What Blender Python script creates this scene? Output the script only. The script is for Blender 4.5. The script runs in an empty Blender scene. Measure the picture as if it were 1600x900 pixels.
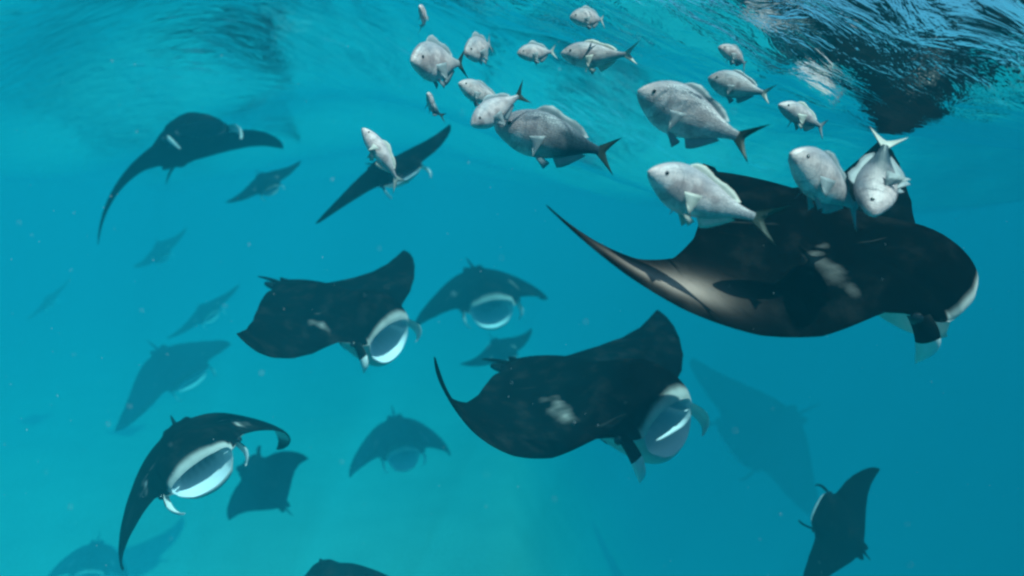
import bpy, math, random
import numpy as np
from mathutils import Vector, Matrix

C = bpy.context.scene.collection
sc = bpy.context.scene
rad = math.radians

# ------------------------------------------------------------------ camera
F_PX = 953.0                       # focal length in pixels of a 1600 wide frame
PITCH = -6.0
cam_d = bpy.data.cameras.new('camera'); cam = bpy.data.objects.new('camera', cam_d); C.objects.link(cam)
cam_d.sensor_width = 36.0; cam_d.lens = 36.0*F_PX/1600.0
cam_d.clip_start = 0.05; cam_d.clip_end = 500.0
cam.location = (0, 0, 0); cam.rotation_euler = (rad(90+PITCH), 0, 0)
sc.camera = cam
cam_d.dof.use_dof = True; cam_d.dof.focus_distance = 2.5; cam_d.dof.aperture_fstop = 1.1
CAM = np.array(Matrix.Rotation(rad(90+PITCH), 3, 'X'))

# ------------------------------------------------------------------ light
SUN_EL, SUN_AZ = 62.0, 126.0       # azimuth clockwise from the view direction
sd = Vector((math.sin(rad(SUN_AZ))*math.cos(rad(SUN_EL)), math.cos(rad(SUN_AZ))*math.cos(rad(SUN_EL)), math.sin(rad(SUN_EL))))
sun_d = bpy.data.lights.new('sun', 'SUN'); sun_d.energy = 5.0; sun_d.angle = rad(0.5); sun_d.color = (1.0, 0.96, 0.9)
sun = bpy.data.objects.new('sun', sun_d); C.objects.link(sun)
sun.rotation_euler = sd.to_track_quat('Z', 'Y').to_euler()
w = bpy.data.worlds.new('World'); sc.world = w; w.use_nodes = True
wn = w.node_tree.nodes; sky = wn.new('ShaderNodeTexSky'); sky.sky_type = 'NISHITA'; sky.sun_disc = False
sky.sun_elevation = rad(SUN_EL); sky.sun_rotation = rad(SUN_AZ)
w.node_tree.links.new(sky.outputs[0], wn['Background'].inputs[0]); wn['Background'].inputs[1].default_value = 0.12
sc.view_settings.view_transform = 'Standard'; sc.view_settings.look = 'None'
sc.view_settings.exposure = 0.45; sc.view_settings.gamma = 1.0
try: sc.view_settings.use_curve_mapping = False
except Exception: pass
cy = sc.cycles
cy.use_denoising = True; cy.max_bounces = 10; cy.volume_bounces = 2; cy.diffuse_bounces = 2; cy.glossy_bounces = 3
cy.transparent_max_bounces = 16; cy.caustics_reflective = False; cy.caustics_refractive = False
cy.sample_clamp_indirect = 8.0; cy.filter_width = 2.4

# ------------------------------------------------------------------ helpers
def tag(o, label=None, cat=None, group=None, kind=None):
    for k, v in (('label', label), ('category', cat), ('group', group), ('kind', kind)):
        if v: o[k] = v
    return o

def mesh_obj(name, verts, faces, mats, parent=None, smooth=True, fmat=None, attrs=None):
    me = bpy.data.meshes.new(name); me.from_pydata([tuple(map(float, v)) for v in verts], [], faces)
    for m in (mats if isinstance(mats, (list, tuple)) else [mats]): me.materials.append(m)
    if fmat is not None: me.polygons.foreach_set('material_index', fmat)
    if smooth: me.polygons.foreach_set('use_smooth', [True]*len(me.polygons))
    for k, a in (attrs or {}).items():
        at = me.attributes.new(k, 'FLOAT', 'POINT'); at.data.foreach_set('value', np.asarray(a, dtype=np.float32).ravel())
    me.update()
    o = bpy.data.objects.new(name, me); C.objects.link(o)
    if parent: o.parent = parent
    return o

def empty(name, loc):
    o = bpy.data.objects.new(name, None); C.objects.link(o); o.location = loc; o.empty_display_size = 0.1
    return o

def tube(pts, radii, n=8):
    pts = np.asarray(pts, float); V = []; Fc = []
    up = np.array([0.13, 0.9, 0.4])
    for i, p in enumerate(pts):
        t = pts[min(i+1, len(pts)-1)]-pts[max(i-1, 0)]; t /= np.linalg.norm(t)+1e-9
        a = np.cross(t, up); a /= np.linalg.norm(a)+1e-9; b = np.cross(t, a)
        for k in range(n):
            q = 2*math.pi*k/n; V.append(p+radii[i]*(math.cos(q)*a+math.sin(q)*b))
    for i in range(len(pts)-1):
        for k in range(n):
            Fc.append((i*n+k, i*n+(k+1) % n, (i+1)*n+(k+1) % n, (i+1)*n+k))
    Fc.append(tuple(range(n))[::-1]); Fc.append(tuple((len(pts)-1)*n+k for k in range(n)))
    return V, Fc

def ball(c, r, nu=10, nv=7, sq=(1, 1, 1)):
    V = []; Fc = []
    for j in range(nv+1):
        for i in range(nu):
            a = 2*math.pi*i/nu; b = math.pi*j/nv
            V.append(np.array(c)+r*np.array([math.sin(b)*math.cos(a)*sq[0], math.sin(b)*math.sin(a)*sq[1], math.cos(b)*sq[2]]))
    for j in range(nv):
        for i in range(nu):
            Fc.append((j*nu+i, (j+1)*nu+i, (j+1)*nu+(i+1) % nu, j*nu+(i+1) % nu))
    return V, Fc

# ------------------------------------------------------------------ materials
class NT:
    def __init__(s, name):
        s.m = bpy.data.materials.new(name); s.m.use_nodes = True; s.t = s.m.node_tree
        s.b = s.t.nodes.get('Principled BSDF'); s.out = s.t.nodes.get('Material Output')
    def n(s, typ, **kw):
        nd = s.t.nodes.new(typ)
        for k, v in kw.items():
            if k.startswith('i_'):
                key = k[2:]; nd.inputs[int(key) if key.isdigit() else key.replace('_', ' ')].default_value = v
            else: setattr(nd, k, v)
        return nd
    def l(s, a, b): s.t.links.new(a, b)
    def ramp(s, src, stops):
        r = s.n('ShaderNodeValToRGB'); e = r.color_ramp.elements
        while len(e) < len(stops): e.new(0.5)
        for el, (p, c) in zip(e, stops): el.position = p; el.color = (*c, 1) if len(c) == 3 else c
        s.l(src, r.inputs[0]); return r.outputs[0]
    def mix(s, f, a, b, typ='RGBA', blend='MIX'):
        x = s.n('ShaderNodeMix', data_type=typ, blend_type=blend)
        for sock, v in ((0, f), (6, a), (7, b)):
            if hasattr(v, 'links') or hasattr(v, 'is_output'): s.l(v, x.inputs[sock])
            else: x.inputs[sock].default_value = v if not isinstance(v, tuple) else (*v, 1) if len(v) == 3 else v
        return x.outputs[2]
    def math(s, op, a, b=0.0):
        x = s.n('ShaderNodeMath', operation=op)
        for i, v in enumerate((a, b)):
            if hasattr(v, 'is_output'): s.l(v, x.inputs[i])
            else: x.inputs[i].default_value = v
        return x.outputs[0]

def manta_skin():
    t = NT('manta_skin'); tc = t.n('ShaderNodeTexCoord')
    nz = t.n('ShaderNodeTexNoise', i_Scale=7.0, i_Detail=6.0, i_Roughness=0.6); t.l(tc.outputs['Object'], nz.inputs[0])
    fine = t.n('ShaderNodeTexNoise', i_Scale=60.0, i_Detail=3.0); t.l(tc.outputs['Object'], fine.inputs[0])
    dark = t.ramp(nz.outputs[0], [(0.3, (0.0012, 0.0012, 0.0016)), (0.52, (0.0025, 0.0024, 0.0028)), (0.74, (0.016, 0.0135, 0.013))])
    at = t.n('ShaderNodeAttribute', attribute_name='pale')
    e = t.math('ADD', at.outputs['Fac'], t.math('MULTIPLY', t.math('SUBTRACT', nz.outputs[0], 0.5), 0.5))
    f = t.ramp(e, [(0.2, (0, 0, 0)), (0.5, (0.22, 0.22, 0.22)), (0.72, (0.6, 0.6, 0.6)), (0.95, (1, 1, 1))])
    mp = t.n('ShaderNodeMapping'); mp.inputs['Scale'].default_value = (3.0, 34.0, 9.0); mp.inputs['Rotation'].default_value = (0.3, 0.2, 0.6)
    t.l(tc.outputs['Object'], mp.inputs[0])
    scr = t.n('ShaderNodeTexNoise', i_Scale=1.0, i_Detail=2.0, i_Distortion=0.8); t.l(mp.outputs[0], scr.inputs[0])
    dark = t.mix(t.ramp(scr.outputs[0], [(0.70, (0, 0, 0)), (0.78, (0.8, 0.8, 0.8))]), dark, (0.035, 0.033, 0.033))
    at2 = t.n('ShaderNodeAttribute', attribute_name='tan')  # sunlight sheen on the near wing, painted into the base colour
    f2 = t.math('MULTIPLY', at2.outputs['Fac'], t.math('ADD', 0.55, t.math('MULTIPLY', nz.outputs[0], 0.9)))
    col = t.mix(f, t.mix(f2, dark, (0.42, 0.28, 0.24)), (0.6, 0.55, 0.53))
    t.l(col, t.b.inputs['Base Color'])
    t.b.inputs['Roughness'].default_value = 0.5; t.b.inputs['Specular IOR Level'].default_value = 0.0
    bp = t.n('ShaderNodeBump', i_Strength=0.12, i_Distance=0.01); t.l(fine.outputs[0], bp.inputs['Height']); t.l(bp.outputs[0], t.b.inputs['Normal'])
    return t.m

def simple(name, col, rough=0.5, spec=0.3, var=0.15, scale=12.0):
    t = NT(name); tc = t.n('ShaderNodeTexCoord')
    nz = t.n('ShaderNodeTexNoise', i_Scale=scale, i_Detail=5.0); t.l(tc.outputs['Object'], nz.inputs[0])
    a = tuple(c*(1-var) for c in col); b = tuple(min(1, c*(1+var)) for c in col)
    t.l(t.ramp(nz.outputs[0], [(0.3, a), (0.7, b)]), t.b.inputs['Base Color'])
    t.b.inputs['Roughness'].default_value = rough; t.b.inputs['Specular IOR Level'].default_value = spec
    return t.m

def fish_skin(name, pale, back, tail, r0=0.14, r1=0.52):
    t = NT(name); tc = t.n('ShaderNodeTexCoord')
    sp = t.n('ShaderNodeSeparateXYZ'); t.l(tc.outputs['Object'], sp.inputs[0])
    nz = t.n('ShaderNodeTexNoise', i_Scale=9.0, i_Detail=4.0); t.l(tc.outputs['Object'], nz.inputs[0])
    mp = t.n('ShaderNodeMapping'); mp.inputs['Scale'].default_value = (1.0, 1.0, 1.35); t.l(tc.outputs['Object'], mp.inputs[0])
    vo = t.n('ShaderNodeTexVoronoi', i_Scale=48.0, i_Randomness=0.45); t.l(mp.outputs[0], vo.inputs[0])
    # lengthwise: pale front, duller rear; own colouring plus painted strobe falloff
    x = t.math('ADD', sp.outputs[0], t.math('MULTIPLY', t.math('SUBTRACT', nz.outputs[0], 0.5), 0.25))
    fx = t.ramp(t.math('ADD', x, 0.5), [(r0, (1, 1, 1)), (r1, (0, 0, 0))])
    n2 = t.n('ShaderNodeTexNoise', i_Scale=8.0, i_Detail=4.0, noise_dimensions='4D'); t.l(tc.outputs['Object'], n2.inputs[0])
    oi = t.n('ShaderNodeObjectInfo'); t.l(t.math('MULTIPLY', oi.outputs['Random'], 20.0), n2.inputs['W'])
    mot = t.ramp(n2.outputs[0], [(0.46, (0, 0, 0)), (0.6, (1, 1, 1))])
    p2 = t.mix(mot, pale, (pale[0]*0.60, pale[1]*0.55, pale[2]*0.56))
    c1 = t.mix(fx, p2, tail)
    z = t.math('ADD', sp.outputs[2], t.math('MULTIPLY', t.math('SUBTRACT', nz.outputs[0], 0.5), 0.12))
    fz = t.ramp(t.math('ADD', t.math('MULTIPLY', z, 2.0), 0.5), [(0.58, (0, 0, 0)), (0.80, (1, 1, 1))])
    c2 = t.mix(fz, c1, back)
    sc_ = t.ramp(vo.outputs['Distance'], [(0.25, (1, 1, 1)), (0.75, (0.70, 0.72, 0.76))])
    c3 = t.mix(1.0, c2, sc_, blend='MULTIPLY')
    # gill cover edge, mouth line and lateral line
    zz = t.math('MULTIPLY', sp.outputs[2], 0.8); xx = t.math('SUBTRACT', sp.outputs[0], 0.36)
    rr = t.math('SQRT', t.math('ADD', t.math('MULTIPLY', zz, zz), t.math('MULTIPLY', xx, xx)))
    g1 = t.math('MULTIPLY', t.math('LESS_THAN', t.math('ABSOLUTE', t.math('SUBTRACT', rr, 0.125)), 0.005), t.math('LESS_THAN', xx, 0.02))
    ml = t.math('ABSOLUTE', t.math('SUBTRACT', t.math('ADD', sp.outputs[2], 0.028), t.math('MULTIPLY', t.math('SUBTRACT', sp.outputs[0], 0.5), 0.35)))
    g2 = t.math('MULTIPLY', t.math('LESS_THAN', ml, 0.004), t.math('GREATER_THAN', sp.outputs[0], 0.43))
    g = t.math('MAXIMUM', g1, g2)
    c3 = t.mix(t.math('MULTIPLY', g, 0.4), c3, (0.12, 0.12, 0.14))
    t.l(c3, t.b.inputs['Base Color']); t.b.inputs['Roughness'].default_value = 0.42
    t.b.inputs['Specular IOR Level'].default_value = 0.4
    bp = t.n('ShaderNodeBump', i_Strength=0.3, i_Distance=0.005); t.l(vo.outputs['Distance'], bp.inputs['Height']); t.l(bp.outputs[0], t.b.inputs['Normal'])
    return t.m

M = {}
M['skin'] = manta_skin()
M['dark'] = simple('manta_dark', (0.002, 0.0021, 0.0026), 0.5, 0.07)
M['white'] = simple('manta_white', (0.72, 0.72, 0.72), 0.5, var=0.12, scale=6)
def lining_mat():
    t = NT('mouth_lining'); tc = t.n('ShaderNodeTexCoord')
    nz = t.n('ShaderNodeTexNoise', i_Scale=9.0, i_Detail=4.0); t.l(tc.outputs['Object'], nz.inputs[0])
    at = t.n('ShaderNodeAttribute', attribute_name='slit')  # cavity shade put into the lining colour
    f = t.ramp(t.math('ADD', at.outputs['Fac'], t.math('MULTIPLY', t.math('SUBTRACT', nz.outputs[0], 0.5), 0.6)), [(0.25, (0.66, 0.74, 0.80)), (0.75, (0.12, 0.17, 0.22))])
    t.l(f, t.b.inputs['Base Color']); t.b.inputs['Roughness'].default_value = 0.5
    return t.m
M['lining'] = lining_mat()
M['lining_dark'] = simple('mouth_dark', (0.06, 0.065, 0.075), 0.6, var=0.4, scale=5)
M['slit'] = simple('gill_dark', (0.05, 0.05, 0.055), 0.6)
M['eye'] = simple('eye_black', (0.01, 0.01, 0.012), 0.12, 0.6)
M['fish'] = fish_skin('fish_silver', (0.96, 0.69, 0.66), (0.42, 0.37, 0.40), (0.38, 0.35, 0.37))
M['fish_dark'] = fish_skin('fish_grey', (0.94, 0.66, 0.64), (0.25, 0.24, 0.27), (0.03, 0.055, 0.07), 0.40, 0.78)
M['fin_dark'] = simple('fin_olive', (0.035, 0.05, 0.04), 0.5)
M['fin_pale'] = simple('fin_pale', (0.55, 0.5, 0.45), 0.5)
M['fin_grey'] = simple('fin_grey', (0.3, 0.31, 0.33), 0.5)

# ------------------------------------------------------------------ setting: water surface, seabed
WL = 1.289                         # mean water level above the camera
_rw = random.Random(4)
WAVES = [(0.0012+0.0040*l, l, _rw.uniform(-0.9, 0.9)+0.5, _rw.uniform(0, 6.28)) for l in (0.32, 0.41, 0.55, 0.7, 0.9, 1.2, 1.6, 2.1)]
def water_z(x, y):
    r2 = ((x-0.5)**2+(y-4.0)**2)/100.0; sw = 0.15+0.85/(1.0+r2*r2)      # the steep swell is local
    z = WL + sw*0.957*np.cos(2*math.pi*(math.cos(0.055)*x+math.sin(0.055)*y)/13.284+1.379) + sw*0.282*np.cos(2*math.pi*(math.cos(-2.005)*x+math.sin(-2.005)*y)/3.970+7.846)
    f = 1.0/(1.0+(x*x+y*y)/900.0)
    for a, l, th, ph in WAVES:
        d = np.cos(th)*x+np.sin(th)*y; e = -np.sin(th)*x+np.cos(th)*y
        q = 2*math.pi/l*d+ph+0.9*np.sin(2*math.pi/(l*2.7)*e+ph*2)
        z = z + f*a*(np.sin(q)+0.25*np.sin(2*q+0.7))
    return z
def polar_sheet(zf, radii, n):
    V = []; Fc = []
    R, T = np.meshgrid(radii, np.linspace(0, 2*math.pi, n, endpoint=False), indexing='ij')
    X = R*np.sin(T); Y = R*np.cos(T); Z = zf(X, Y)
    V = np.stack([X, Y, Z], -1).reshape(-1, 3)
    for i in range(len(radii)-1):
        for k in range(n):
            Fc.append((i*n+k, i*n+(k+1) % n, (i+1)*n+(k+1) % n, (i+1)*n+k))
    Fc.append(tuple(range(n)))
    return V, Fc

def surface_mat():
    t = NT('water_surface'); t.t.nodes.remove(t.b)
    tc = t.n('ShaderNodeTexCoord')
    mp = t.n('ShaderNodeMapping'); mp.inputs['Rotation'].default_value = (0, 0, 0.5); mp.inputs['Scale'].default_value = (1.0, 2.2, 1.0)
    t.l(tc.outputs['Object'], mp.inputs[0])
    n1 = t.n('ShaderNodeTexNoise', i_Scale=3.2, i_Detail=5.0, i_Roughness=0.55, i_Distortion=0.6); t.l(mp.outputs[0], n1.inputs[0])
    bp = t.n('ShaderNodeBump', i_Strength=0.46, i_Distance=0.05); t.l(n1.outputs[0], bp.inputs['Height'])
    fr = t.n('ShaderNodeFresnel', i_IOR=1.33); t.l(bp.outputs[0], fr.inputs['Normal'])
    gl = t.n('ShaderNodeBsdfGlossy', i_Roughness=0.04); gl.inputs[0].default_value = (0.97, 0.98, 1, 1); t.l(bp.outputs[0], gl.inputs['Normal'])
    tr = t.n('ShaderNodeBsdfTransparent'); tr.inputs[0].default_value = (0.97, 0.985, 1, 1)
    mx = t.n('ShaderNodeMixShader'); t.l(fr.outputs[0], mx.inputs[0]); t.l(tr.outputs[0], mx.inputs[1]); t.l(gl.outputs[0], mx.inputs[2])
    t.l(mx.outputs[0], t.out.inputs['Surface'])
    return t.m
radii = np.concatenate([np.linspace(0.3, 8, 130), np.geomspace(8.2, 140, 40)])
V, Fc = polar_sheet(water_z, radii, 420)
tag(mesh_obj('water_surface', V, Fc, surface_mat()), kind='structure')

def seabed_z(x, y):
    base = -11.3-np.where(x > 0, 1.5, 0.0)*x
    base = np.clip(base, -38, -7.5)
    return base + 0.25*np.sin(x*0.5+np.sin(y*0.3)) + 0.2*np.sin(y*0.7+x*0.2)
def sand_mat():
    t = NT('sand'); tc = t.n('ShaderNodeTexCoord')
    n1 = t.n('ShaderNodeTexNoise', i_Scale=0.35, i_Detail=8.0, i_Roughness=0.6); t.l(tc.outputs['Object'], n1.inputs[0])
    t.l(t.ramp(n1.outputs[0], [(0.3, (0.30, 0.27, 0.2)), (0.7, (0.40, 0.36, 0.28))]), t.b.inputs['Base Color'])
    t.b.inputs['Roughness'].default_value = 0.9
    n2 = t.n('ShaderNodeTexNoise', i_Scale=6.0, i_Detail=6.0); t.l(tc.outputs['Object'], n2.inputs[0])
    bp = t.n('ShaderNodeBump', i_Strength=0.5, i_Distance=0.1); t.l(n2.outputs[0], bp.inputs['Height']); t.l(bp.outputs[0], t.b.inputs['Normal'])
    return t.m
V, Fc = polar_sheet(seabed_z, np.concatenate([[0.5], np.geomspace(1.5, 140, 60)]), 120)
tag(mesh_obj('seabed', V, Fc, sand_mat()), kind='structure')

# the water body: one even volume
def haze():
    x, z0, z1 = 150.0, -40.0, 3.3
    V = [(a*x, b*x, c) for c in (z0, z1) for a, b in ((-1, -1), (1, -1), (1, 1), (-1, 1))]
    Fc = [(3, 2, 1, 0), (4, 5, 6, 7), (0, 1, 5, 4), (1, 2, 6, 5), (2, 3, 7, 6), (3, 0, 4, 7)]
    t = NT('sea_water'); t.t.nodes.remove(t.b)
    v = t.n('ShaderNodeVolumePrincipled')
    v.inputs['Color'].default_value = HZ_COL; v.inputs['Density'].default_value = HZ_DEN
    v.inputs['Absorption Color'].default_value = HZ_ABS; v.inputs['Anisotropy'].default_value = -0.4
    t.l(v.outputs[0], t.out.inputs['Volume'])
    tag(mesh_obj('haze', V, Fc, t.m, smooth=False), kind='stuff')
HZ_DEN = 0.165
HZ_COL = (0.004, 0.105, 0.145, 1)
HZ_ABS = (0.05, 0.69, 0.755, 1)
haze()

# ------------------------------------------------------------------ manta rays
LEs=[0,.12,.18,.22,.26,.30,.36,.5,.65,.8,.9,.97,1.0]
LEx=[.47,.465,.45,.42,.335,.29,.265,.21,.11,-.03,-.15,-.26,-.34]
TEs=[0,.06,.12,.2,.3,.45,.6,.75,.88,.95,1.0]
TEx=[-.46,-.44,-.38,-.35,-.30,-.24,-.21,-.23,-.29,-.33,-.36]
def le(s): return np.interp(abs(s),LEs,LEx)
def te(s): return np.interp(abs(s),TEs,TEx)
U=np.linspace(0,1,41)
def wingcurve(p):
    a,b,c,k,t=p
    ph=a*np.minimum(1,U/.25)+b*U+c*U*U
    phm=(ph[1:]+ph[:-1])/2; du=.88*(U[1]-U[0])
    y=np.concatenate([[0],np.cumsum(np.cos(phm)*du)]); z=np.concatenate([[0],np.cumsum(np.sin(phm)*du)])
    return ph,y,z
def deform(s,x,z,PL,PR,curves=None):
    # scalar or arrays s,x,z -> canonical bent points
    s=np.asarray(s,float);x=np.asarray(x,float)+0*s;z=np.asarray(z,float)+0*s
    out=np.zeros(s.shape+(3,))
    for sg,p in ((1,PL),(-1,PR)):
        ph,y,zz=wingcurve(p)
        m=(s>=0) if sg>0 else (s<0)
        ss=np.abs(s[m]);u=np.clip((ss-.12)/.88,0,1)
        f=np.interp(u,U,ph);Y=np.interp(u,U,y)+np.minimum(ss,.12);Z=np.interp(u,U,zz)
        mid=-.05; tw=p[4]*u; X=x[m]-mid
        cx=X*np.cos(tw)-z[m]*np.sin(tw); cn=X*np.sin(tw)+z[m]*np.cos(tw)
        out[m,0]=mid+cx+p[3]*u*u
        out[m,1]=sg*(Y-cn*np.sin(f)); out[m,2]=Z+cn*np.cos(f)
    return out
def rot(w,R0):
    th=np.linalg.norm(w)
    if th<1e-9: return R0
    k=w/th;K=np.array([[0,-k[2],k[1]],[k[2],0,-k[0]],[-k[1],k[0],0]])
    return (np.eye(3)+np.sin(th)*K+(1-np.cos(th))*K@K)@R0

FIT = {
 'big': {'q': [1273.2848, 361.4366, -0.2075, -0.022, -0.1954, 1.1732, -0.0499, 0.4773, 0.5545, 0.3289, 0.3967, -0.6639, 0.7747, 0.2838, -0.1835, -0.2634], 'R0': [[0.8744, 0.4565, 0.1645], [-0.4115, 0.5179, 0.75], [0.2572, -0.7235, 0.6407]], 'D': 2.4},
 'second': {'q': [906.3312, 607.5933, -0.419, 0.0131, -0.1627, 1.416, 0.2629, 0.0776, -0.3078, 0.1661, -0.1854, -0.3715, 0.96, 0.2127, 0.2663, -0.5338], 'R0': [[0.7675, 0.6344, -0.0924], [-0.307, 0.4902, 0.8158], [0.5628, -0.5977, 0.571]], 'D': 3.9},
 'third': {'q': [519.1493, 480.8803, -0.2768, 0.3788, -0.2048, 1.212, 0.2194, 0.264, -0.0557, 0.1458, 0.2691, -0.0913, 0.3413, 0.0071, 0.5838, -0.3252], 'R0': [[0.7675, 0.6344, -0.0924], [-0.307, 0.4902, 0.8158], [0.5628, -0.5977, 0.571]], 'D': 4.6},
 'face': {'q': [293.9838, 697.4756, -0.414, 0.283, -0.1074, 0.8925, -0.4232, -1.0736, -0.3915, -0.1138, 0.257, -0.2723, -0.7959, -0.1689, 0.1504, 0.0452], 'R0': [[0.4082, 0.6985, -0.5878], [-0.4082, 0.7156, 0.5668], [0.8165, 0.0086, 0.5773]], 'D': 3.6},
 'arch': {'q': [753.0772, 448.9918, 0.1034, 0.0062, -0.2255, 1.9495, -0.2015, -0.8834, -0.2339, -0.2385, 0.1862, -0.2404, -0.9258, -0.244, -0.149, 0.2265], 'R0': [[0.3207, 0.9077, -0.2706], [-0.2673, 0.3608, 0.8935], [0.9087, -0.2142, 0.3583]], 'D': 11},
 'upper': {'q': [291.7296, 232.6265, -0.1808, 0.6079, 0.2893, 1.6408, 0.0581, -0.1674, 0.1111, -0.0524, 0.084, -0.2445, -0.7806, -0.0272, -0.0997, 0.1719], 'R0': [[0.1098, 0.9868, -0.1188], [-0.1098, 0.1308, 0.9853], [0.9879, -0.0951, 0.1227]], 'D': 8.2},
 'small': {'q': [623.2926, 681.0979, 0.0829, 0.0015, -0.1578, 1.7106, -0.302, -0.9118, -0.346, 0.105, 0.0499, -0.2997, -1.0282, -0.2503, 0.1375, -0.0355], 'R0': [[0.3419, 0.9265, -0.157], [-0.2279, 0.2438, 0.9427], [0.9117, -0.2865, 0.2945]], 'D': 13},
 'patch': {'q': [415.2031, 756.7315, 0.8978, 0.0456, -0.9575, 1.0473, -0.0141, -0.0338, -0.0235, 0.3442, 0.0167, 0.0545, 0.1267, 0.0857, 0.1886, -0.0501], 'R0': [[-0.8835, 0.1319, -0.4496], [-0.3313, -0.8544, 0.4003], [-0.3313, 0.5026, 0.7985]], 'D': 9.5},
 'side': {'q': [606.9707, 266.0034, -0.4584, -0.0226, -0.0669, 0.9343, 0.1643, -0.2127, -0.101, 0.094, -0.2052, -0.0392, -0.3326, -0.227, 0.0432, 0.0177], 'R0': [[0.5774, 0.7412, -0.3424], [-0.5774, 0.6671, 0.4708], [0.5774, -0.0741, 0.8131]], 'D': 6.4},
 'corner': {'q': [1313.9753, 828.1414, 0.6684, 0.3145, -0.0203, 0.6424, -0.1111, -0.398, -0.3537, 0.0073, 0.1915, -0.0195, -0.0384, -0.0219, 0.1481, 0.0105], 'R0': [[-0.6838, -0.7212, 0.111], [0.5698, -0.4327, 0.6986], [-0.4558, 0.5409, 0.7068]], 'D': 4.6},
 'bottom': {'q': [510.2123, 966.5393, -0.2732, -0.3246, 0.0352, 1.0299, -0.2206, -0.9255, -0.4498, 0.1958, 0.0887, -0.2684, -0.8773, -0.3673, -0.1921, 0.1621], 'R0': [[0.5392, 0.8354, 0.1067], [-0.647, 0.3298, 0.6875], [0.5392, -0.4397, 0.7183]], 'D': 4.0},
 'streak': {'q': [414.3349, 284.6799, 0.0432, 0.0483, -0.0758, 0.9154, -0.0598, -0.1168, -0.0663, 0.0695, 0.0277, -0.0502, -0.0921, -0.0486, 0.0669, 0.0148], 'R0': [[0.5698, 0.764, -0.3027], [-0.4558, 0.6003, 0.6572], [0.6838, -0.2365, 0.6903]], 'D': 13},
 'ghost': {'q': [250.7888, 391.7331, -0.0042, 0.2066, -0.0442, 1.5302, -0.0457, -0.1068, -0.0727, 0.03, 0.0367, -0.0231, -0.0512, -0.0332, 0.0284, 0.0161], 'R0': [[0.4558, 0.7427, -0.4905], [-0.5698, 0.6669, 0.4802], [0.6838, 0.0606, 0.7272]], 'D': 29},
 'twin': {'q': [272.3442, 568.9843, 0.0372, 0.2495, 0.0379, 2.364, -0.1296, -0.6814, -0.303, -0.1017, 0.1578, -0.2159, -0.777, -0.1126, 0.2804, -0.3651], 'R0': [[0.5976, 0.7818, -0.178], [-0.3586, 0.4591, 0.8128], [0.7171, -0.4219, 0.5547]], 'D': 18},
 'rear': {'q': [321.4209, 486.7941, -0.4389, -0.0308, 0.1444, 1.6245, -0.0508, -0.1152, -0.0761, 0.019, 0.0373, -0.027, -0.065, -0.0453, 0.0046, 0.0227], 'R0': [[0.6155, 0.7443, -0.2592], [-0.6155, 0.6593, 0.4319], [0.4924, -0.1063, 0.8639]], 'D': 23},
 'deep': {'q': [1197.1322, 671.8779, -0.1215, 0.8742, 0.1033, 5.5732, -0.1836, -0.5024, -0.3829, -0.0068, 0.2005, -0.1201, -0.2254, -0.1206, 0.3019, 0.0653], 'R0': [[-0.9113, -0.1222, -0.3931], [-0.1302, -0.8204, 0.5568], [-0.3906, 0.5586, 0.7317]], 'D': 30},
 'arc': {'q': [145.7578, 873.3421, -0.4817, 0.4463, -0.3329, 1.5909, -0.4159, -1.0008, -0.3322, 0.038, 0.1667, -0.3377, -1.0799, -0.2818, -0.0169, 0.1348], 'R0': [[0.1961, 0.963, -0.1848], [-0.5883, 0.2664, 0.7635], [0.7845, -0.041, 0.6188]], 'D': 16},
 'behind': {'q': [783.0938, 547.2806, -0.2338, -0.0215, -0.0838, 0.9576, -0.0502, -0.1192, -0.0822, 0.0158, 0.0413, -0.0307, -0.0762, -0.0544, 0.027, 0.0281], 'R0': [[0.4924, 0.8319, -0.256], [-0.6155, 0.5407, 0.5734], [0.6155, -0.1248, 0.7782]], 'D': 14},
 'faint': {'q': [76.0705, 469.9914, -0.2557, 0.1498, 0.1645, 1.5307, -0.0164, -0.0383, -0.0261, 0.0081, 0.0129, -0.0023, -0.0051, -0.0034, 0.0055, 0.0016], 'R0': [[0.4558, 0.7427, -0.4905], [-0.5698, 0.6669, 0.4802], [0.6838, 0.0606, 0.7272]], 'D': 33},
 'faint2': {'q': [185.0083, 582.5907, -0.121, -0.1693, 0.1992, 0.9378, -0.0274, -0.0703, -0.0516, 0.0422, 0.0273, -0.0419, -0.0993, -0.0684, -0.0077, 0.0336], 'R0': [[0.5774, 0.7898, -0.2073], [-0.5774, 0.5744, 0.5803], [0.5774, -0.2154, 0.7876]], 'D': 14}}

def manta_point_fn(fit):
    q = np.array(fit['q']); R0 = np.array(fit['R0']); D = fit['D']; PL, PR = q[6:11], q[11:16]
    Rm = CAM @ rot(q[2:5], R0); org = CAM @ np.array([(q[0]-800)/F_PX*D, (450-q[1])/F_PX*D, -D])
    def fn(s, x, z): return deform(s, x, z, PL, PR) @ Rm.T * q[5]
    return fn, org, q[5]

SM, GU, GL = 0.19, 0.10, 0.16
def smooth(a, b, v):
    t = np.clip((v-a)/(b-a), 0, 1); return t*t*(3-2*t)

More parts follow.
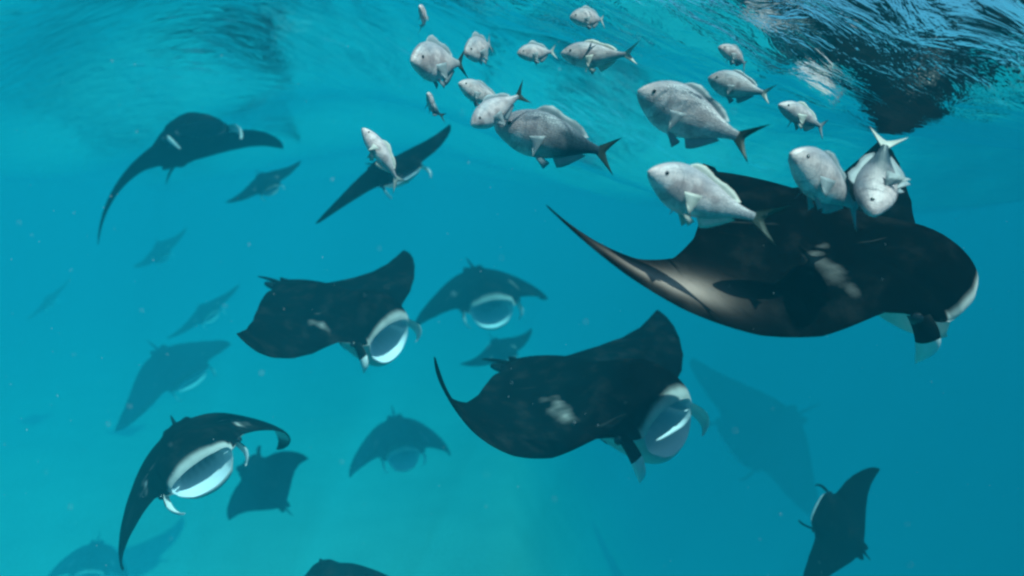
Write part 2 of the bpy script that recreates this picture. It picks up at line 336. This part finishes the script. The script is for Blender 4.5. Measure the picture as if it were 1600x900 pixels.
def build_manta(key, label, name='manta_ray', hero=True, gape=1.0, jaw=1.0, tip_sheen=None, marks=1.0, tail_len=0.4, tail_dir=(-1, 0, 0), ceph=1.0, white_tips=True, lip_amt=0.7, pelvic=True, belly=0.95, thick=1.0, lining='lining'):
    fn, org, S = manta_point_fn(FIT[key])
    root = tag(empty(name, org), label, 'manta ray', 'manta rays feeding in the blue water')
    ns = 181 if hero else 81; nc = 42 if hero else 18; nk = 16 if hero else 8
    a = np.linspace(-1, 1, ns); ss = np.sign(a)*(0.55*np.abs(a)+0.45*np.abs(a)**2.2)
    ss = np.clip(ss, -0.998, 0.998)
    # keep stations exactly on the mouth corners
    for sg in (-1, 1):
        i = np.argmin(np.abs(ss-sg*SM)); ss[i] = sg*SM
    c = 0.5*(1-np.cos(np.pi*np.linspace(0, 1, nc)))          # trailing edge -> leading edge
    Sg, Cg = np.meshgrid(ss, c, indexing='ij')
    LE, TE = le(Sg), te(Sg); X = TE+(LE-TE)*Cg
    tt = 0.125*np.exp(-(Sg/0.19)**2)+0.034*(1-np.abs(Sg))**0.8+0.0035
    tt = tt*thick
    prof = (Cg**0.8)*np.maximum(1-Cg, 0)**0.55; prof /= 0.46
    g = np.sqrt(np.maximum(1-(Sg/SM)**2, 0))*gape
    hs = smooth(0.5, 1.0, Cg)
    head = 0.045*np.exp(-(np.abs(Sg)/0.25)**8)*smooth(0.55, 0.85, Cg)*np.sqrt(np.maximum(1-Cg, 0)*4)*0.9*thick
    Zu = tt*prof+g*GU*hs+head; Zl = -0.62*tt*prof-g*GL*hs-head*0.8
    Xl = X+0.015*g*hs
    body_curve = -0.02*(1-np.abs(Sg))
    n = ns*nc
    Pu = fn(Sg.ravel(), X.ravel(), Zu.ravel()); Pl = fn(Sg.ravel(), Xl.ravel(), Zl.ravel())
    Vt = np.concatenate([Pu, Pl]); Fc = []; I = lambda i, j, lo: i*nc+j+(n if lo else 0)
    for i in range(ns-1):
        for j in range(nc-1):
            Fc.append((I(i, j, 0), I(i, j+1, 0), I(i+1, j+1, 0), I(i+1, j, 0)))
            Fc.append((I(i, j, 1), I(i+1, j, 1), I(i+1, j+1, 1), I(i, j+1, 1)))
        # trailing edge wall; leading edge wall outside the mouth
        Fc.append((I(i, 0, 0), I(i+1, 0, 0), I(i+1, 0, 1), I(i, 0, 1)))
        if abs(ss[i])+abs(ss[i+1]) > 2*SM-1e-6 and not (abs(ss[i]) < SM-1e-9 or abs(ss[i+1]) < SM-1e-9):
            Fc.append((I(i, nc-1, 0), I(i, nc-1, 1), I(i+1, nc-1, 1), I(i+1, nc-1, 0)))
    for i in (0, ns-1):
        for j in range(nc-1):
            q = (I(i, j, 0), I(i, j, 1), I(i, j+1, 1), I(i, j+1, 0)); Fc.append(q if i == 0 else q[::-1])
    A = np.abs(Sg)
    rp = random.Random(key)                                   # every animal has its own shoulder marks
    wob = sum(rp.uniform(0.4, 1)*np.sin(Sg*rp.uniform(20, 60)+X*rp.uniform(20, 70)+rp.uniform(0, 6)) for _ in range(5))/4
    o1, o2, o3 = rp.uniform(-0.02, 0.03), rp.uniform(-0.03, 0.03), rp.uniform(0.8, 1.4)
    A_ = A+0.018*wob; X_ = X+0.02*wob
    pale = rp.uniform(0.5, 0.68)*np.exp(-((A_-0.275-o1-2.8*(X_-0.12-o2)**2)/(0.024*o3))**2-((X_-0.13-o2)/0.08)**2)
    pale += rp.uniform(0.3, 0.6)*np.exp(-((A_-0.235)/0.055)**2-((X_-0.05-o2+0.5*(A-0.24))/0.022)**2)
    pale += 0.36*np.exp(-((A_-0.32-o1)/0.07)**2-((X_-0.10)/0.10)**2)*(0.75+0.5*wob)
    pale *= marks*(0.75+0.35*np.sin(Sg*41+X*33+rp.uniform(0, 6))*np.sin(X*57-Sg*29))
    wing_sheen = np.zeros_like(pale)
    if tip_sheen:
        s0, s1, x0, xs, amt = tip_sheen
        wing_sheen = amt*np.exp(-((Sg-s0)/s1)**2-((Cg-x0)/xs)**2)  # soft mask of the painted wing sheen
    lip = np.where(A < SM*1.05, smooth(0.955, 0.995, Cg), 0)
    vent = belly*smooth(0.0, 0.06, Cg)*(1-smooth(0.72, 0.98, A))*np.clip(1-0.9*smooth(0.90, 0.97, Cg)*(A > 0.3), 0, 1)
    pale = np.clip(pale, 0, 1)
    allp = np.concatenate([np.maximum(pale, 1.25*lip*lip_amt*min(1, gape*1.6-0.1)).ravel(), np.maximum(vent, 0).ravel()])
    mesh_obj('body', Vt, Fc, M['skin'], root, attrs={'pale': allp, 'tan': np.concatenate([wing_sheen.ravel(), 0*wing_sheen.ravel()])})
    # mouth lining
    idx = [i for i in range(ns) if abs(ss[i]) <= SM+1e-9]; Vm = []; Fm = []; mouth_shade = []
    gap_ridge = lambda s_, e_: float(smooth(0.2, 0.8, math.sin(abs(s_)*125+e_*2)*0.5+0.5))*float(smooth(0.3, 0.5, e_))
    for i in idx:
        gg = math.sqrt(max(1-(ss[i]/SM)**2, 0))
        for k in range(nk+1):
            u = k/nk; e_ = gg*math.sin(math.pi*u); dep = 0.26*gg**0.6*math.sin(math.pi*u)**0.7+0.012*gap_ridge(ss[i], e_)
            mouth_shade.append((1-0.8*u)*smooth(0.15, 0.6, e_)*(0.75+0.2*gap_ridge(ss[i], e_)))  # painted shade growing with mouth depth, plus dark palate and ridge tone
            xu = X[i, -1]*(1-u)+Xl[i, -1]*u; zz = Zu[i, -1]*(1-u)+Zl[i, -1]*u
            Vm.append((ss[i]*(1-0.25*math.sin(math.pi*u)), xu-dep, zz*(1-0.3*math.sin(math.pi*u))))
    Vm = np.array(Vm); Pm = fn(Vm[:, 0], Vm[:, 1], Vm[:, 2])
    for i in range(len(idx)-1):
        for k in range(nk):
            Fm.append((i*(nk+1)+k, i*(nk+1)+k+1, (i+1)*(nk+1)+k+1, (i+1)*(nk+1)+k))
    mesh_obj('mouth_lining', Pm, Fm, M[lining], root, attrs={'slit': mouth_shade})
    # cephalic fins: curled paddles beside the mouth
    for sg in (1, -1):
        ctr = [(0.34, 0.215, 0.0), (0.39, 0.236, -0.012), (0.435, 0.252, -0.036), (0.465, 0.262, -0.07), (0.482, 0.262, -0.108), (0.486, 0.254, -0.145), (0.48, 0.24, -0.178)]
        hw = [0.026, 0.031, 0.035, 0.035, 0.030, 0.020, 0.003]
        ctr = np.array(ctr)*np.array([1, 1, 0.75]); ctr[:, 0] = 0.34+(ctr[:, 0]-0.34)*ceph
        q0 = np.linspace(0, 1, len(ctr)); q1 = np.linspace(0, 1, 15)
        hw = np.interp(q1, q0, hw);
        cc_ = np.stack([np.interp(q1, q0, ctr[:, a_]) for a_ in range(3)], 1); ctr = cc_.copy()
        ctr[1:-1] = 0.25*cc_[:-2]+0.5*cc_[1:-1]+0.25*cc_[2:]
        V = []; nr = 8
        for p, h_ in zip(ctr, hw):
            for layer in (0, 1):
                for r in range(nr):
                    v = -1+2*r/(nr-1)
                    bow = 0.018*(1-v*v)
                    V.append((p[1]+bow+(0.0 if layer else -0.014*math.sqrt(max(0, 1-v*v*0.98))), p[0]+h_*v*0.55, p[2]+h_*v*0.75))
        V = np.array(V); V[:, 0] *= sg; P = fn(V[:, 0], V[:, 1], V[:, 2]); Fc = []; fm = []
        st = 2*nr
        for i in range(len(ctr)-1):
            for r in range(nr-1):
                for layer in (0, 1):
                    b = i*st+layer*nr+r
                    f = (b, b+1, b+st+1, b+st); Fc.append(f if (layer == 1) == (sg > 0) else f[::-1]); fm.append(0 if (layer and i < 6) or not white_tips else 1)
            for r in (0, nr-1):
                b = i*st+r; Fc.append((b, b+nr, b+nr+st, b+st)); fm.append(0 if i < 6 or not white_tips else 1)
        e = (len(ctr)-1)*st
        for r in range(nr-1): Fc.append((e+r, e+r+1, e+nr+r+1, e+nr+r)); fm.append(1)
        mesh_obj('cephalic_fin', P, Fc, [M['dark'], M['white']], root, fmat=fm)
        V, Fc = ball((0.365, 0.255, 0.0), 0.018); V = np.array(V)
        mesh_obj('eye', fn(sg*V[:, 1], V[:, 0], V[:, 2]), Fc, M['eye'], root)
    # tail and the small dorsal fin before it
    td = np.array(tail_dir, float); td /= np.linalg.norm(td)
    t_ = np.linspace(0, 1, 14)
    base = np.array([-0.43, 0, 0.0])
    pts = base+t_[:, None]*td*tail_len+np.outer(t_**2*tail_len*0.12, [0, 0, -1])
    V, Fc = tube(pts, 0.014*(1-t_)**0.7+0.002); V = np.array(V)
    mesh_obj('tail', fn(V[:, 1], V[:, 0], V[:, 2]), Fc, M['dark'], root)
    prof_ = [(-0.35, 0.02), (-0.40, 0.045), (-0.44, 0.04), (-0.43, 0.015), (-0.40, 0.0)]
    V = [(y, x, z) for y in (-0.007, 0.007) for x, z in prof_]; m = len(prof_)
    Fc = [tuple(range(m))[::-1], tuple(range(m, 2*m))]+[(k, (k+1) % m, m+(k+1) % m, m+k) for k in range(m)]
    V = np.array(V); mesh_obj('dorsal_fin', fn(V[:, 0], V[:, 1], V[:, 2]), Fc, M['dark'], root, smooth=False)
    for sg in ((1, -1) if pelvic else ()):                    # pelvic lobes beside the tail
        pr = [(-0.38, 0.03), (-0.38, 0.10), (-0.44, 0.10), (-0.485, 0.085), (-0.49, 0.06), (-0.46, 0.03)]; m = len(pr)
        V = np.array([(sg*y, x, z) for z in (-0.012, 0.004) for x, y in pr]); up_ = tuple(range(m, 2*m)); lo_ = tuple(range(m))[::-1]
        mesh_obj('pelvic_fin', fn(V[:, 0], V[:, 1], V[:, 2]), [up_, lo_]+[(k, (k+1) % m, m+(k+1) % m, m+k) for k in range(m)], M['dark'], root, smooth=False)
    if hero:                                                  # gill slits on the pale underside
        for sg in (1, -1):
            for k in range(5):
                x0 = 0.24-0.075*k; sv = np.linspace(0.075, 0.20-0.012*k, 8); V = []
                for s_ in sv:
                    for dx in (0.0, 0.022):
                        xx = x0+dx-0.05*(s_-0.07)
                        cc = (xx-te(s_))/(le(s_)-te(s_)); t1 = 0.125*math.exp(-(s_/0.19)**2)+0.034*(1-s_)**0.8+0.0035
                        pf = cc**0.8*max(1-cc, 0)**0.55/0.46; h1 = smooth(0.5, 1, cc); g1 = math.sqrt(max(1-(s_/SM)**2, 0))*gape
                        hd = 0.045*math.exp(-(s_/0.25)**8)*smooth(0.55, 0.85, cc)*math.sqrt(max(1-cc, 0)*4)*0.9
                        V.append((sg*s_, xx-0.03*g1*h1, -0.62*t1*pf-g1*GL*h1-hd*0.8-0.004))
                V = np.array(V); Fc = [(2*i, 2*i+1, 2*i+3, 2*i+2) for i in range(len(sv)-1)]
                mesh_obj('gill_slit', fn(V[:, 0], V[:, 1], V[:, 2]), Fc, M['slit'], root)
    return root


MANTAS = [
 ('big', 'large black manta ray at upper right swimming right, pale sheen along its raised near wing', dict(tip_sheen=(-0.74, 0.12, 0.45, 0.22, 0.95), tail_len=0.1, gape=0.6, thick=.78, ceph=0.75, marks=.75, lip_amt=.95)),
 ('second', 'dark manta ray below the large black one, hooked near wing and round open mouth', dict(tail_len=.2, gape=.85)),
 ('third', 'dark manta ray left of centre with pointed raised far wing and round open mouth', dict(tail_len=.2)),
 ('face', 'manta ray at lower left seen head on, drooping wings arched over tilted oval mouth', dict(gape=.75, marks=1.4)),
 ('arch', 'hazy blue manta ray near the centre with arched wings over a pale mouth ring', dict(hero=False)),
 ('upper', 'hazy manta ray at upper left facing us with dark oval mouth and long curved wing', dict(hero=False, gape=.5, lip_amt=0.0, marks=.3, belly=.1, lining='lining_dark')),
 ('small', 'small hazy manta ray below centre with drooping arched wings, right of the head on one', dict(hero=False)),
 ('patch', 'dark blue kite shaped manta ray just right of the head on one with straight edges', dict(hero=False, gape=0.1, marks=0, tail_len=.2, white_tips=False)),
 ('side', 'slim blue manta ray stretched diagonally behind the thin lone fish at upper left', dict(hero=False, gape=.2, lip_amt=0, marks=.5)),
 ('corner', 'dark manta ray at the lower right cut by the bottom edge, one wing pointing up', dict(hero=False, gape=0.05, marks=0, tail_len=.2, white_tips=False)),
 ('bottom', 'dark back of a manta ray rising over the bottom edge below centre', dict(hero=False, tail_len=.04, pelvic=False)),
 ('streak', 'faint narrow manta ray slanting between the upper left and the slim diagonal one', dict(hero=False, gape=0.5)),
 ('ghost', 'very faint small manta ray at left under the upper left one', dict(hero=False, gape=0.5)),
 ('twin', 'faint manta ray at left above the head on one, wing drooping to the left', dict(hero=False, gape=.5, lip_amt=.2, marks=.6)),
 ('rear', 'faint slanting manta ray directly left of the one with pointed raised wing', dict(hero=False, gape=0.5)),
 ('deep', 'very large faint manta ray deep below the big black one at right', dict(hero=False, gape=0.1, marks=0, white_tips=False)),
 ('arc', 'faint manta ray in the bottom left corner with arched wing', dict(hero=False)),
 ('behind', 'small hazy manta ray between the pale mouth ring and the hooked wing in the middle', dict(hero=False, gape=0.5)),
 ('faint', 'barely visible manta ray near the left edge at mid height', dict(hero=False, gape=0.5)),
]
for k, lab, kw in MANTAS: build_manta(k, lab, **kw)


# ------------------------------------------------------------------ fish
def at(px, py, D):
    return CAM @ np.array([(px-800)/F_PX*D, (450-py)/F_PX*D, -D])

def build_fish(label, head, tail, dh, dt, deep=0.2, roll=0.0, bend=0.0, skin='fish', fin='fin_dark', fins='fin_grey', fork=1.0):
    H = Vector(at(*head, dh)); T = Vector(at(*tail, dt)); L = (H-T).length
    x = (H-T).normalized(); up = Vector((0, 0, 1)); y = up.cross(x).normalized(); z = x.cross(y)
    R = Matrix((x, y, z)).transposed() @ Matrix.Rotation(roll, 3, 'X')
    root = tag(empty('fish', (H+T)/2), label, 'fish', 'silver fish under the surface')
    root.rotation_euler = R.to_euler(); root.scale = (L, L, L)
    rf = random.Random(label); bend = bend or rf.uniform(-0.45, 0.45); fh = rf.uniform(0.55, 1.15); deep *= rf.uniform(0.94, 1.06)
    bx = lambda xx: bend*max(0.0, 0.15-xx)**2*2.2              # sideways bend of the rear
    nr, na = 26, 18; V = []; Fc = []
    xs = 0.5-0.84*(0.5*(1-np.cos(np.pi*np.linspace(0, 1, nr))))
    kx = [-0.34, -0.28, -0.18, -0.05, 0.08, 0.2, 0.3, 0.38, 0.44, 0.48, 0.5]
    ku = [0.034, 0.045, 0.085, 0.15, 0.19, 0.2, 0.18, 0.14, 0.09, 0.045, 0.004]
    kl = [0.034, 0.042, 0.08, 0.145, 0.185, 0.19, 0.165, 0.12, 0.08, 0.045, 0.004]
    kw = [0.014, 0.02, 0.038, 0.062, 0.076, 0.08, 0.076, 0.064, 0.046, 0.028, 0.004]
    def sm(xx, tab):
        return float(np.mean([np.interp(xx+d, kx, tab) for d in (-0.03, -0.015, 0, 0.015, 0.03)])) if xx < 0.46 else float(np.interp(xx, kx, tab))
    k = deep/0.2
    for xx in xs:
        u, lo, wd = sm(xx, ku)*k, sm(xx, kl)*k, sm(xx, kw)
        for a in range(na):
            q = 2*math.pi*a/na; c_, s_ = math.cos(q), math.sin(q)
            V.append((xx, bx(xx)+wd*np.sign(c_)*abs(c_)**1.1, (u if s_ > 0 else lo)*s_))
    for i in range(nr-1):
        for a in range(na):
            Fc.append((i*na+a, (i+1)*na+a, (i+1)*na+(a+1) % na, i*na+(a+1) % na))
    Fc.append(tuple(range(na))); Fc.append(tuple((nr-1)*na+a for a in range(na))[::-1])
    mesh_obj('body', V, Fc, M[skin], root)
    def plate(name, rows, mat, th=0.006):
        # rows: pairs of base and tip points; a thin ribbed membrane
        V = []; Fc = []; n = len(rows)
        for sgn in (1, -1):
            for b, t in rows:
                for f in (0.0, 0.5, 1.0):
                    p = np.array(b)*(1-f)+np.array(t)*f; V.append(p+np.array([0, sgn*th*(1-0.8*f)*0.5, 0]))
        for sd_, off in ((0, 0), (1, 3*n)):
            for i in range(n-1):
                for j in range(2):
                    q = (off+3*i+j, off+3*i+j+1, off+3*i+4+j, off+3*i+3+j); Fc.append(q if sd_ == 0 else q[::-1])
        for i in range(n-1): Fc.append((3*i+2, 3*n+3*i+2, 3*n+3*i+5, 3*i+5))
        for i in (0, n-1):
            for j in range(2): Fc.append((3*i+j, 3*n+3*i+j, 3*n+3*i+j+1, 3*i+j+1))
        return mesh_obj(name, V, Fc, mat, root)
    rows = []
    for i in range(14):
        u = i/13; xx = 0.22-0.42*u; b = sm(xx, ku)*k-0.012; h_ = (0.055+0.02*math.sin(u*9))*math.sin(math.pi*min(1, 0.12+u*0.88))**0.6
        rows.append(((xx, bx(xx), b), (xx-0.04, bx(xx-0.04), b+0.012+fh*h_*(1 if i % 2 else 0.9))))
    plate('dorsal_fin', rows, M[fins])
    rows = []
    for i in range(8):
        u = i/7; xx = 0.0-0.2*u; b = -sm(xx, kl)*k+0.012; h_ = 0.075*(1-u*0.75)*math.sin(math.pi*min(1, 0.25+u*0.75))**0.5
        rows.append(((xx, bx(xx), b), (xx-0.05, bx(xx-0.05), b-0.012-h_)))
    plate('anal_fin', rows, M[fins])
    rows = []
    for i in range(11):
        v = -1+2*i/10; b = (-0.325, bx(-0.325), 0.032*v)
        ln = 0.07+0.105*fork*abs(v)**1.3+(1-fork)*0.08
        xx = -0.325-ln; rows.append((b, (xx, bx(xx), 0.145*v*(1+0.1*abs(v)))))
    plate('tail_fin', rows, M[fin], 0.012)
    for sg in (1, -1):
        rows = [((0.2-0.008*i, sg*0.074, -0.03-0.012*i), (0.07+0.012*i, sg*(0.12+0.006*i), -0.01-0.035*i)) for i in range(6)]
        plate('pectoral_fin', rows, M[fins], 0.004)
        rows = [((0.14-0.012*i, sg*0.03, -sm(0.12, kl)*k+0.02), (0.05-0.01*i, sg*0.045, -sm(0.1, kl)*k-0.07+0.014*i)) for i in range(5)]
        plate('pelvic_fin', rows, M[fins], 0.005)
        V, Fc = ball((0.375, sg*0.058, 0.04*k), 0.0165, sq=(1, 0.6, 1)); mesh_obj('eye', V, Fc, M['eye'], root)
    return root


FISH = [
 # label, nose px, tail px, nose depth, tail depth, options
 ('large grey fish over the slim manta, pale front half and dark forked tail', (772, 196), (968, 238), 2.25, 2.2, dict(skin='fish_dark', deep=.19)),
 ('pale fish overlapping the head of the large grey fish, dark tail raised', (736, 196), (818, 144), 2.05, 2.2, dict(deep=.17)),
 ('largest white fish above the black manta, nose up with dark drooping tail', (996, 142), (1176, 232), 1.95, 1.9, dict(deep=.2, bend=.3)),
 ('pale lavender fish just above and right of the largest white fish', (1106, 122), (1206, 152), 2.5, 2.45, dict(fin='fin_pale')),
 ('small cream fish at upper right below the dark ripples', (1216, 164), (1298, 202), 2.6, 2.7, dict(fins='fin_pale', deep=.15, fin='fin_grey')),
 ('pale fish diving in front of the tip of the black manta far wing', (1012, 268), (1178, 352), 1.75, 1.85, dict(deep=.2, fins='fin_pale')),
 ('silver fish in front of the black manta upper edge, nose left', (1234, 240), (1352, 336), 1.8, 1.95, dict(deep=.19, fin='fin_grey')),
 ('pale fish seen end on above the black manta head, tail upward', (1362, 338), (1382, 216), 1.8, 2.0, dict(deep=.17, roll=1.1, skin='fish_dark', fin='fin_pale')),
 ('long pinkish fish high at centre with pale forked tail', (876, 84), (992, 92), 2.5, 2.5, dict(deep=.18, fin='fin_pale', fins='fin_pale')),
 ('round white fish at the left end of the row near the surface', (642, 96), (728, 100), 2.4, 2.75, dict(deep=.2)),
 ('small white fish in the row, second from the left', (726, 84), (778, 66), 2.6, 2.8, dict(deep=.2, fin='fin_grey')),
 ('white fish below the row, nose up to the left, under the small white one', (716, 130), (790, 166), 2.4, 2.5, dict(deep=.2, fin='fin_grey')),
 ('tiny dusky fish above the raised wing of the slim manta', (668, 146), (682, 186), 3.0, 3.2, dict(skin='fish_dark', deep=.2)),
 ('small dark fish with pale rear left of the long pinkish fish', (808, 84), (872, 80), 2.7, 2.8, dict(skin='fish', deep=.19, fin='fin_pale')),
 ('thin lone fish in front of the slim diagonal manta, pale with forked tail', (566, 200), (630, 286), 2.3, 2.3, dict(deep=.13, roll=.5, fin='fin_pale', fins='fin_pale')),
 ('faint pale fish at the top edge left of centre', (655, 10), (672, 46), 2.4, 2.55, dict(deep=.2, fin='fin_pale')),
 ('faint pale fish at the top edge above the long pinkish one', (890, 28), (956, 26), 2.35, 2.4, dict(deep=.2, fin='fin_pale')),
 ('faint lavender fish close under the dark ripples at upper right', (1122, 74), (1180, 100), 2.2, 2.25, dict(deep=.18, fin='fin_grey')),
]
for lab, h, t, dh, dt, kw in FISH: build_fish(lab, h, t, dh, dt, **kw)


# ------------------------------------------------------------------ drifting specks
def specks():
    r = random.Random(9); V = []; Fc = []
    for _ in range(700):
        D = r.uniform(0.9, 6.0); p = at(r.uniform(-300, 1900), r.uniform(60, 1000), D)
        if p[2] > float(water_z(p[0], p[1]))-0.08: continue
        s = r.uniform(0.0009, 0.0024); b = len(V)
        for v in ((1, 0, 0), (-1, 0, 0), (0, 1, 0), (0, -1, 0), (0, 0, 1), (0, 0, -1)):
            V.append(p+s*r.uniform(0.6, 1.2)*np.array(v))
        for a in (0, 1):
            for c_, d in ((2, 4), (4, 3), (3, 5), (5, 2)): Fc.append((b+a, b+c_, b+d))
    tag(mesh_obj('drifting_plankton', V, Fc, M['white']), kind='stuff')
specks()
